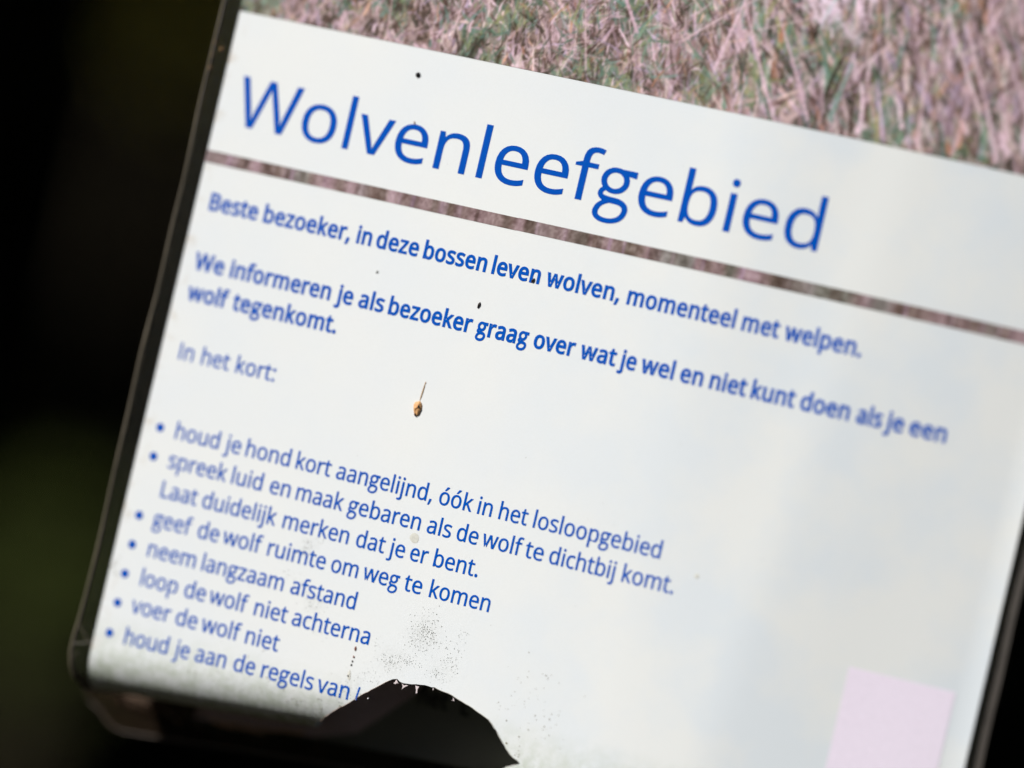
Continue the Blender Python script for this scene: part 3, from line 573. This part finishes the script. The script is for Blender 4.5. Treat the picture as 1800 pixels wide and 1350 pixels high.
slab('board_face', [(-84.5, -94.0), (-83.9, -97.6), (-82.0, -99.6), (-78.0, -99.8), (-64.4, -98.8), (-39.3, -96.1), (-2.8, -93.2), (18.6, -92.0), (118, -86.0), (118, 120), (-84.5, 120)], -1.0, 0, M_BOARD)
# paler flap along a diagonal: its colour stands in for sunlight on the board
k = NT('lit_corner_brown'); co = k.coords((1000, 1000, 1000))
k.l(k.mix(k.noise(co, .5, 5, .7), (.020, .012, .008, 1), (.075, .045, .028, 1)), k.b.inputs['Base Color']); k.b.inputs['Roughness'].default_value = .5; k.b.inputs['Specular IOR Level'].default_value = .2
slab('lit_corner_panel', [(-85.2, -94.0), (-84.6, -97.9), (-82.5, -100.1), (-78.0, -100.4), (-63.0, -99.3), (-62.0, -60), (-85.2, -60)], .1, .9, k.m)  # added panel: board colour darkened to offset the sun on this corner
slab('sunlit_wedge', [(-62.5, -60.0), (-62.0, -97.8), (-39.3, -95.4), (-31.8, -94.9), (-21.2, -91.2), (-10.3, -79.6), (-7.0, -74.0), (-3.0, -66.0)], .1, .35, M_BOARD2,
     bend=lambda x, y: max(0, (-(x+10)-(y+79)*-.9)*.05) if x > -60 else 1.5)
# clear board film, brown reflections tinted in, with a rounded lower left corner
FT = [(125, -84), (19.7, -91.0), (-2.8, -92.6), (-39.3, -95.4), (-64.4, -97.6), (-80.5, -98.6), (-83.0, -95.0), (-83.0, -60)]
fo = [(-91.0, -60), (-91.6, -96.0), (-91.3, -99.3), (-89.5, -101.2), (-86.6, -102.3), (-84.6, -104.3), (-82.4, -105.5), (-79.5, -105.9), (-64.3, -104.4), (-41.3, -101.6), (-23.4, -99.8), (19.7, -96.2), (125, -90)] + FT
def wavy(name, outer, amp, mat, w=1.2, seed=0):
    pts = [(x, y) for x in np.arange(-92, 126, 1.6) for y in np.arange(-107, -60, 1.0) if inside(x, y, outer)]
    v, F = cdt(densify(outer, 1.2), [], [(float(a), float(b_)) for a, b_ in pts])
    V = [B(p.x, p.y, w + amp*(math.sin(p.y*1.25+.07*p.x+1.3*math.sin(p.x*.11+seed))+.6*math.sin(p.y*.5+p.x*.21))) for p in v]
    F = [t if (Vector((v[t[1]].x-v[t[0]].x, v[t[1]].y-v[t[0]].y))).cross(Vector((v[t[2]].x-v[t[0]].x, v[t[2]].y-v[t[0]].y))) > 0 else t[::-1] for t in F]
    return childb(link(name, mesh(name, V, F, True), mat))
wavy('board_film', fo, .07, M_FILM_BROWN)
def rimb(name, pts, r, mat, w=1.2):
    V = []; F = []; n = 6; P3 = [B(u, v, w) for u, v in pts]
    for i, p in enumerate(P3):
        t = (P3[min(i+1, len(P3)-1)] - P3[max(i-1, 0)]).normalized(); a = t.orthogonal().normalized(); bb = t.cross(a)
        for q_ in range(n): V.append(p + (a*math.cos(2*math.pi*q_/n) + bb*math.sin(2*math.pi*q_/n))*r*MM)
    for i in range(len(P3)-1):
        for q_ in range(n): F.append((i*n+q_, i*n+(q_+1) % n, (i+1)*n+(q_+1) % n, (i+1)*n+q_))
    return childb(link(name, mesh(name, V, F, True), mat))
M_RIM_B = simple('board_film_rim', (.055, .040, .030), .45, .5, .2)
rimb('board_film_rim', fo[1:13], .30, M_RIM_B)
# brown glints on the film, painted as ridges: darker copy in sun, paler in shade
M_GLINT_SUN = simple('brown_glint_in_sun', (.12, .07, .04), .5, .5, .3, .4, 200)
M_GLINT_SHADE = simple('brown_glint_in_shade', (.75, .48, .32), .5, .3, .2, .3, 200)
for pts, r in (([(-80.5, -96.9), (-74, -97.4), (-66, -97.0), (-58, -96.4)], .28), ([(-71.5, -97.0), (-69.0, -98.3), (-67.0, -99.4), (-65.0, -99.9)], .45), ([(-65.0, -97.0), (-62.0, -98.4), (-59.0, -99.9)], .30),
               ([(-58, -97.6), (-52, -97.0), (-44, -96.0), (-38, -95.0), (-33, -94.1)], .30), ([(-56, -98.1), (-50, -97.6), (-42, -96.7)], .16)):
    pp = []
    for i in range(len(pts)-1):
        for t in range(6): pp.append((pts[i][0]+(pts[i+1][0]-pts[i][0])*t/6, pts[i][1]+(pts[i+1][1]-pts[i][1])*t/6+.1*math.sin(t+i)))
    rimb('film_glint', pp, r, M_GLINT_SUN if pts[0][0] < -60 else M_GLINT_SHADE, 1.9)
# ghost of the last words, printed dark on the board
M_GHOST = simple('black_ghost_print', (.05, .05, .045), .6, .1)
its = word_items('het', -8.6, lambda x: -80.3+.02*(x+8), 6.3, 7.2, .13) + word_items('L', 2.3, lambda x: -80.2, 6.3, 7.2, .13)
childb(letters_mesh('ghost_lettering', its, M_GHOST, 0, .45, None, B))

# ------------------------------------------------------------------ small dirt on the sheet
M_BLACK = simple('black_dirt', (.010, .009, .010), .6, .3, 0, .5, 3000)
M_DBROWN = simple('dark_brown_dirt', (.030, .018, .014), .5, .4, .2, .6, 3000)
M_TAN = simple('tan_husk', (.62, .34, .15), .6, .3, .1, .6, 2500)
M_TAN2 = simple('amber_drip', (.46, .33, .20), .4, .4, .4, .5, 2500)
M_REDB = simple('red_brown_dirt', (.20, .055, .03), .5, .4)
M_RUST = simple('rust_dots', (.38, .17, .08), .5, .4)
M_WHITE = simple('white_speck', (.85, .83, .80), .5, .4)
M_GREY = simple('grey_mould', (.30, .31, .29), .8, .1)
M_STAIN = simple('faint_stain', (.66, .65, .58), .6, .2)
def blob(name, u, v, a, b_, rot, hgt, mat, seed=0, rough_=.25, seg=14, rings=6):
    r_ = random.Random(seed); ph = [r_.uniform(0, 6.28) for _ in range(6)]
    V = []; F = []; ca, sa = math.cos(math.radians(rot)), math.sin(math.radians(rot))
    for j in range(rings+1):
        t = j/rings*math.pi/2
        for i in range(seg):
            an = 2*math.pi*i/seg; k_ = 1+rough_*(.5*math.sin(2*an+ph[0])+.35*math.sin(3*an+ph[1])+.25*math.sin(5*an+ph[2]+t*2))
            x = a*k_*math.cos(an)*math.cos(t); y = b_*k_*math.sin(an)*math.cos(t)
            V.append(P(u+x*ca-y*sa, v+x*sa+y*ca, .03+hgt*math.sin(t)*(1+.25*math.sin(3*an+ph[3]))))
    for j in range(rings):
        for i in range(seg): F.append((j*seg+i, j*seg+(i+1) % seg, (j+1)*seg+(i+1) % seg, (j+1)*seg+i))
    return link(name, mesh(name, V, F, True), mat)
tag(blob('dirt_speck', -39.9, 66.8, .58, .68, 10, .45, M_BLACK, 1, .12), 'round black speck on the white band above the letters l and v of the heading', 'dirt speck')
tag(blob('dirt_speck', -12.2, 16.4, .30, .78, -8, .35, M_DBROWN, 2, .2), 'small dark oblong speck on the paper between the two bold paragraphs', 'dirt speck')
tag(blob('dirt_speck', -.7, 24.9, .28, .70, -25, .4, M_DBROWN, 3, .2), 'dark oblong speck stuck on the last letter of the word leven', 'dirt speck')
tag(blob('dirt_speck', -38.7, 18.7, .24, .42, -30, .2, M_GREY, 4, .3), 'tiny grey speck under the words deze and in of the first bold line', 'dirt speck')
tag(blob('dirt_speck', -38.0, 55.4, .16, .45, 15, .2, M_REDB, 5, .2), 'tiny red-brown speck touching the top of the first e of the heading', 'dirt speck')
tag(blob('dirt_speck', -16.8, -80.6, .22, .20, 0, .2, M_WHITE, 6, .1), 'tiny white speck at the left side of the torn hole', 'dirt speck')
# husk with its thin trail
husk = bpy.data.objects.new('seed_husk', None); col.objects.link(husk); husk.location = P(-21.1, -10.8)
tag(husk, 'tan seed husk with a thin trail stuck on the paper above the bullet list', 'seed husk')
bpy.context.view_layer.update()
def to(par, o): o.parent = par; o.matrix_parent_inverse = par.matrix_world.inverted(); return o
to(husk, blob('husk_body', -21.2, -10.7, .95, 1.95, 6, .6, M_TAN, 8, .22, 18, 7))
to(husk, blob('husk_opening', -20.95, -10.3, .26, .55, 12, .80, M_DBROWN, 9, .4))
to(husk, blob('husk_tip', -21.5, -12.3, .22, .35, 0, .6, M_RUST, 19, .3))
to(husk, blob('husk_tail', -20.9, -6.6, .20, 2.5, -5, .10, M_TAN2, 10, .1, 12, 4))
for i, (x, y) in enumerate(((-21.0, -8.0), (-20.85, -6.6), (-20.75, -5.6), (-20.65, -4.5))): to(husk, blob('tail_bead', x, y, .10, .20, -8, .12, M_RUST, 30+i, .3, 8, 3))
drip = bpy.data.objects.new('drip_trail', None); col.objects.link(drip); drip.location = P(-22.6, -73)
tag(drip, 'dotted brown drip trail on the paper below the word achterna', 'drip stain')
bpy.context.view_layer.update()
to(drip, blob('drip_stain', -22.7, -76.4, .42, 1.25, 2, .05, M_STAIN, 11, .3, 14, 3))
for i, (x, y, a, b_, m_) in enumerate(((-22.65, -69.9, .28, .62, M_REDB), (-22.6, -71.9, .26, .30, M_REDB), (-22.7, -73.0, .2, .26, M_DBROWN), (-22.75, -73.9, .22, .28, M_BLACK), (-22.9, -76.6, .22, .3, M_DBROWN))):
    to(drip, blob('drip_bead', x, y, a, b_, 0, .18, m_, 40+i, .25, 8, 3))
tag(blob('water_mark', -14.7, -40.9, 1.15, 1.2, 0, .03, M_STAIN, 12, .08, 20, 3), 'faint round beige water mark between the words je er and als', 'stain')
tag(blob('water_mark', 53.3, -33.5, .5, .55, 0, .05, M_STAIN, 13, .1), 'faint grey dot to the right of the end of the first bullet line', 'stain')
bead = [(-92.2, 64.4, .28), (-90.2, 63.1, .36), (-91.9, 58.2, .34), (-92.1, 61.4, .25)]  # orange glints of the film edge, put in as tan beads
for (u, v, r_), lb in zip(bead, ('highest of the small tan glint beads on the left film rim', 'tan glint bead on the dark film border nearest the white paper', 'lowest of the small tan glint beads on the left film rim', 'middle tan glint bead on the left film rim')):
    tag(blob('glint_bead', u, v, r_, r_*1.2, 0, .55, M_TAN, int(abs(u)*7+v), .2), lb, 'film glint', 'orange glints on the left film rim')

# mould: clouds of very fine dots, nobody could count them
def speckle_mesh(name, clouds, mat, label, parent=None):
    V = []; F = []; r_ = random.Random(5)
    for (cu, cv, su, sv, n, lo, hi) in clouds:
        for _ in range(int(n*.7)):
            u = r_.gauss(cu, su); v = r_.gauss(cv, sv)
            if inside(u, v, HOLE_FLAT) or u < UL+.3: continue
            a = r_.uniform(lo, hi)*r_.uniform(.6, 1.2); ph = r_.uniform(0, 6); m_ = 5; b0 = len(V)
            V.append(P(u, v, .13))
            for i in range(m_): V.append(P(u+a*math.cos(ph+i*1.2566)*r_.uniform(.6, 1.2), v+a*math.sin(ph+i*1.2566)*r_.uniform(.6, 1.2), .075))
            for i in range(m_): F.append((b0, b0+1+i, b0+1+(i+1) % m_))
    o = link(name, mesh(name, V, F), mat, None, 'stuff'); tag(o, label, 'mould'); return o
HOLE_FLAT = hole_front + [(12, -130), (-33, -130)]
speckle_mesh('mould_speckles', [(-7.5, -63.0, 1.9, 2.6, 260, .05, .13), (-6.0, -61.0, 1.4, 1.6, 90, .06, .16), (-2.0, -64.0, 2.6, 1.6, 60, .05, .13), (2.2, -61.5, .8, 1.6, 40, .05, .12), (-10.5, -69.6, 2.6, .7, 120, .05, .12),
                                (-14.2, -71.0, 1.5, 1.0, 90, .05, .12), (1.0, -68.0, 1.1, 1.2, 80, .05, .12), (-2.0, -71.2, 1.5, .8, 70, .05, .12), (-7, -57.5, 1.2, 1.8, 30, .04, .10), (-17.5, -67.5, .8, .9, 25, .04, .10),
                                (-40.1, -49.3, 1.0, 1.3, 70, .07, .16), (-37.0, -47.0, .7, .5, 14, .06, .13), (-35.5, -62.0, 1.4, 1.5, 50, .06, .15), (-41.5, -57.2, 2.0, 1.0, 30, .06, .14), (-34, -68.0, 2.0, 2.0, 40, .05, .12),
                                (-22, -80.5, 3.0, 1.8, 70, .05, .13), (-18, -75.5, 2.2, 1.0, 70, .05, .12)], simple('grey_mould_dots', (.50, .505, .48), .9, .05), 'cloud of fine grey mould dots on the paper above the torn hole')
speckle_mesh('algae_speckles', [(21, -72, 3.2, 4.5, 34, .08, .20), (27, -78, 3.0, 4.0, 22, .08, .20), (25, -66, 5.0, 5.0, 22, .06, .14), (22, -84, 2.0, 1.6, 12, .10, .26), (16.5, -74.0, 1.5, 1.2, 14, .06, .14),
                                (-60, -76, 12, 2.0, 30, .06, .15), (-48, -84, 12, 2.0, 60, .06, .16), (-88, -36, .8, 2.0, 20, .10, .30), (-86.8, -66, .7, 1.8, 20, .12, .30), (-30, -86.5, 4, 1.4, 60, .06, .16),
                                (0, -20, 60, 40, 60, .03, .08), (40, 10, 50, 50, 40, .03, .08)], simple('olive_algae_dots', (.22, .19, .11), .8, .1), 'scattered olive-brown algae dots to the right of the torn hole')

# ------------------------------------------------------------------ the wood around (far out of focus)
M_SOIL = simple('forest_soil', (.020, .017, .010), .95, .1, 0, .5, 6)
def ground(nx, ext):
    V = []; F = []
    for j in range(nx+1):
        for i in range(nx+1):
            x = -ext+2*ext*i/nx; y = -ext+2*ext*j/nx; rd = math.hypot(x, y); V.append((x, y, .04*math.sin(x*1.7)+.05*math.sin(y*1.3+x)+.02*math.sin(x*5+y*4) + (max(0, rd-9.5)*1.1 if y > -2 else 0)))
    for j in range(nx):
        for i in range(nx): a = j*(nx+1)+i; F.append((a, a+1, a+nx+2, a+nx+1))
    return mesh('forest_floor', V, F, True)
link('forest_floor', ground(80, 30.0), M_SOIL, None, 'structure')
def leaf_mat(name, lo, hi, tr=.25):
    k = NT(name); oi = k.noise(k.coords(), 5.0, 3); k.l(k.mix(oi, (*lo, 1), (*hi, 1)), k.b.inputs['Base Color'])
    k.b.inputs['Roughness'].default_value = .6; k.b.inputs['Specular IOR Level'].default_value = .25; return k.m
def leaves(name, centres, sizes, mat, kind=None, parent=None):
    n = len(centres); c = np.asarray(centres, float)
    d = rng.normal(size=(n, 3)); d /= np.linalg.norm(d, axis=1)[:, None]; e = rng.normal(size=(n, 3)); e -= (e*d).sum(1)[:, None]*d; e /= np.linalg.norm(e, axis=1)[:, None]
    s = np.asarray(sizes)[:, None]; f = np.cross(d, e)
    pts = np.stack([c-d*s, c+e*s*.42+f*s*.08, c+d*s, c-e*s*.42+f*s*.08], 1).reshape(-1, 3)
    F = np.arange(n*4).reshape(n, 4).tolist()
    return link(name, mesh(name, pts.tolist(), F), mat, parent, kind)
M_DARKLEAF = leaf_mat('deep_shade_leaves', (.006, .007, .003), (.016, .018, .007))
def shell(n, rmin, rmax, hmax, a0, a1):
    a = np.radians(rng.uniform(a0, a1, n)); r = rng.uniform(rmin, rmax, n); z = rng.uniform(0, 1, n)*hmax
    return np.stack([r*np.sin(a), r*np.cos(a), z], 1)
tag(leaves('forest_undergrowth', np.vstack([shell(52000, 4.2, 7.5, 6.0, -100, 100), shell(32000, 8.0, 10.5, 7.4, 100, 205), shell(14000, 8.0, 10.5, 3.2, 205, 248), shell(14000, 8.0, 10.5, 7.4, 248, 280)]), rng.uniform(.08, .18, 112000), M_DARKLEAF, 'stuff'), 'dark blurred forest undergrowth behind the notice, plus an unseen ring added to cut sky light', 'undergrowth')  # ring around the camera is unseen, added to cut sky light; low towards the sun
n = 46000
cx = np.stack([rng.uniform(-8, 8, n), rng.uniform(.9, 8, n), rng.uniform(2.9, 4.6, n)], 1)
tag(leaves('shade_canopy', cx, rng.uniform(.08, .20, n), M_DARKLEAF, 'stuff'), 'unseen dense canopy added to shade the wood behind the notice', 'canopy')  # out of view, added to block the sky above the wood
def ray_pt(px, py, dist):
    """a spot in the wood seen past the notice"""
    d = Vector(((px-900)/5000, -(py-675)/5000, -1)); p = cam.matrix_world.to_3x3() @ d; return cam.location + p*dist
cam_loc = cam.matrix_world.translation.copy()
M_STEM = simple('shrub_stem', (.05, .04, .025), .8, .1, 0, .3, 20)
def shrub(label, centre, rad, n, mat, s):
    root = bpy.data.objects.new('leafy_shrub', None); col.objects.link(root); root.location = (centre[0], centre[1], 0)
    tag(root, label, 'shrub'); bpy.context.view_layer.update()
    p = rng.normal(size=(n, 3)); p /= np.linalg.norm(p, axis=1)[:, None]; p *= (rng.uniform(0, 1, n)**.45)[:, None]*np.array(rad); p += np.array(centre)
    to(root, leaves('foliage', p, rng.uniform(s*.6, s*1.3, n), mat))
    V = []; F = []
    for q_ in range(4):
        a = q_*1.57; b0 = len(V); m_ = 6
        for j in range(7):
            t = j/6; x = centre[0]+math.cos(a)*rad[0]*.5*t*t; y = centre[1]+math.sin(a)*rad[1]*.5*t*t; z = centre[2]*t
            for i in range(m_): V.append((x+.012*(1-.6*t)*math.cos(i*6.283/m_), y+.012*(1-.6*t)*math.sin(i*6.283/m_), z))
        for j in range(6):
            for i in range(m_): F.append((b0+j*m_+i, b0+j*m_+(i+1) % m_, b0+(j+1)*m_+(i+1) % m_, b0+(j+1)*m_+i))
    to(root, link('stem', mesh('stem', V, F, True), M_STEM))
def rayp(px, py, dist):
    d = cam.matrix_world.to_3x3() @ Vector(((px-900)/5000, -(py-675)/5000, -1)); return cam_loc + d*dist
M_OLIVE = leaf_mat('olive_leaves', (.045, .062, .009), (.08, .10, .015))
M_OLIVE2 = leaf_mat('yellow_olive_leaves', (.50, .44, .07), (.70, .60, .10))
c = rayp(95, 1015, 3.1); shrub('olive-green leafy shrub, blurred, left of the lower corner of the notice', c, (.075, .08, .10), 200, M_OLIVE, .028)
c = rayp(20, 1180, 3.2); shrub('dim green low shrub, blurred, at the lower left edge of the picture', c, (.08, .10, .07), 60, M_OLIVE, .026)
c = rayp(335, 45, 3.3); shrub('yellow-olive leafy shrub, blurred, left of the top of the notice', c, (.045, .06, .08), 90, M_OLIVE2, .026)
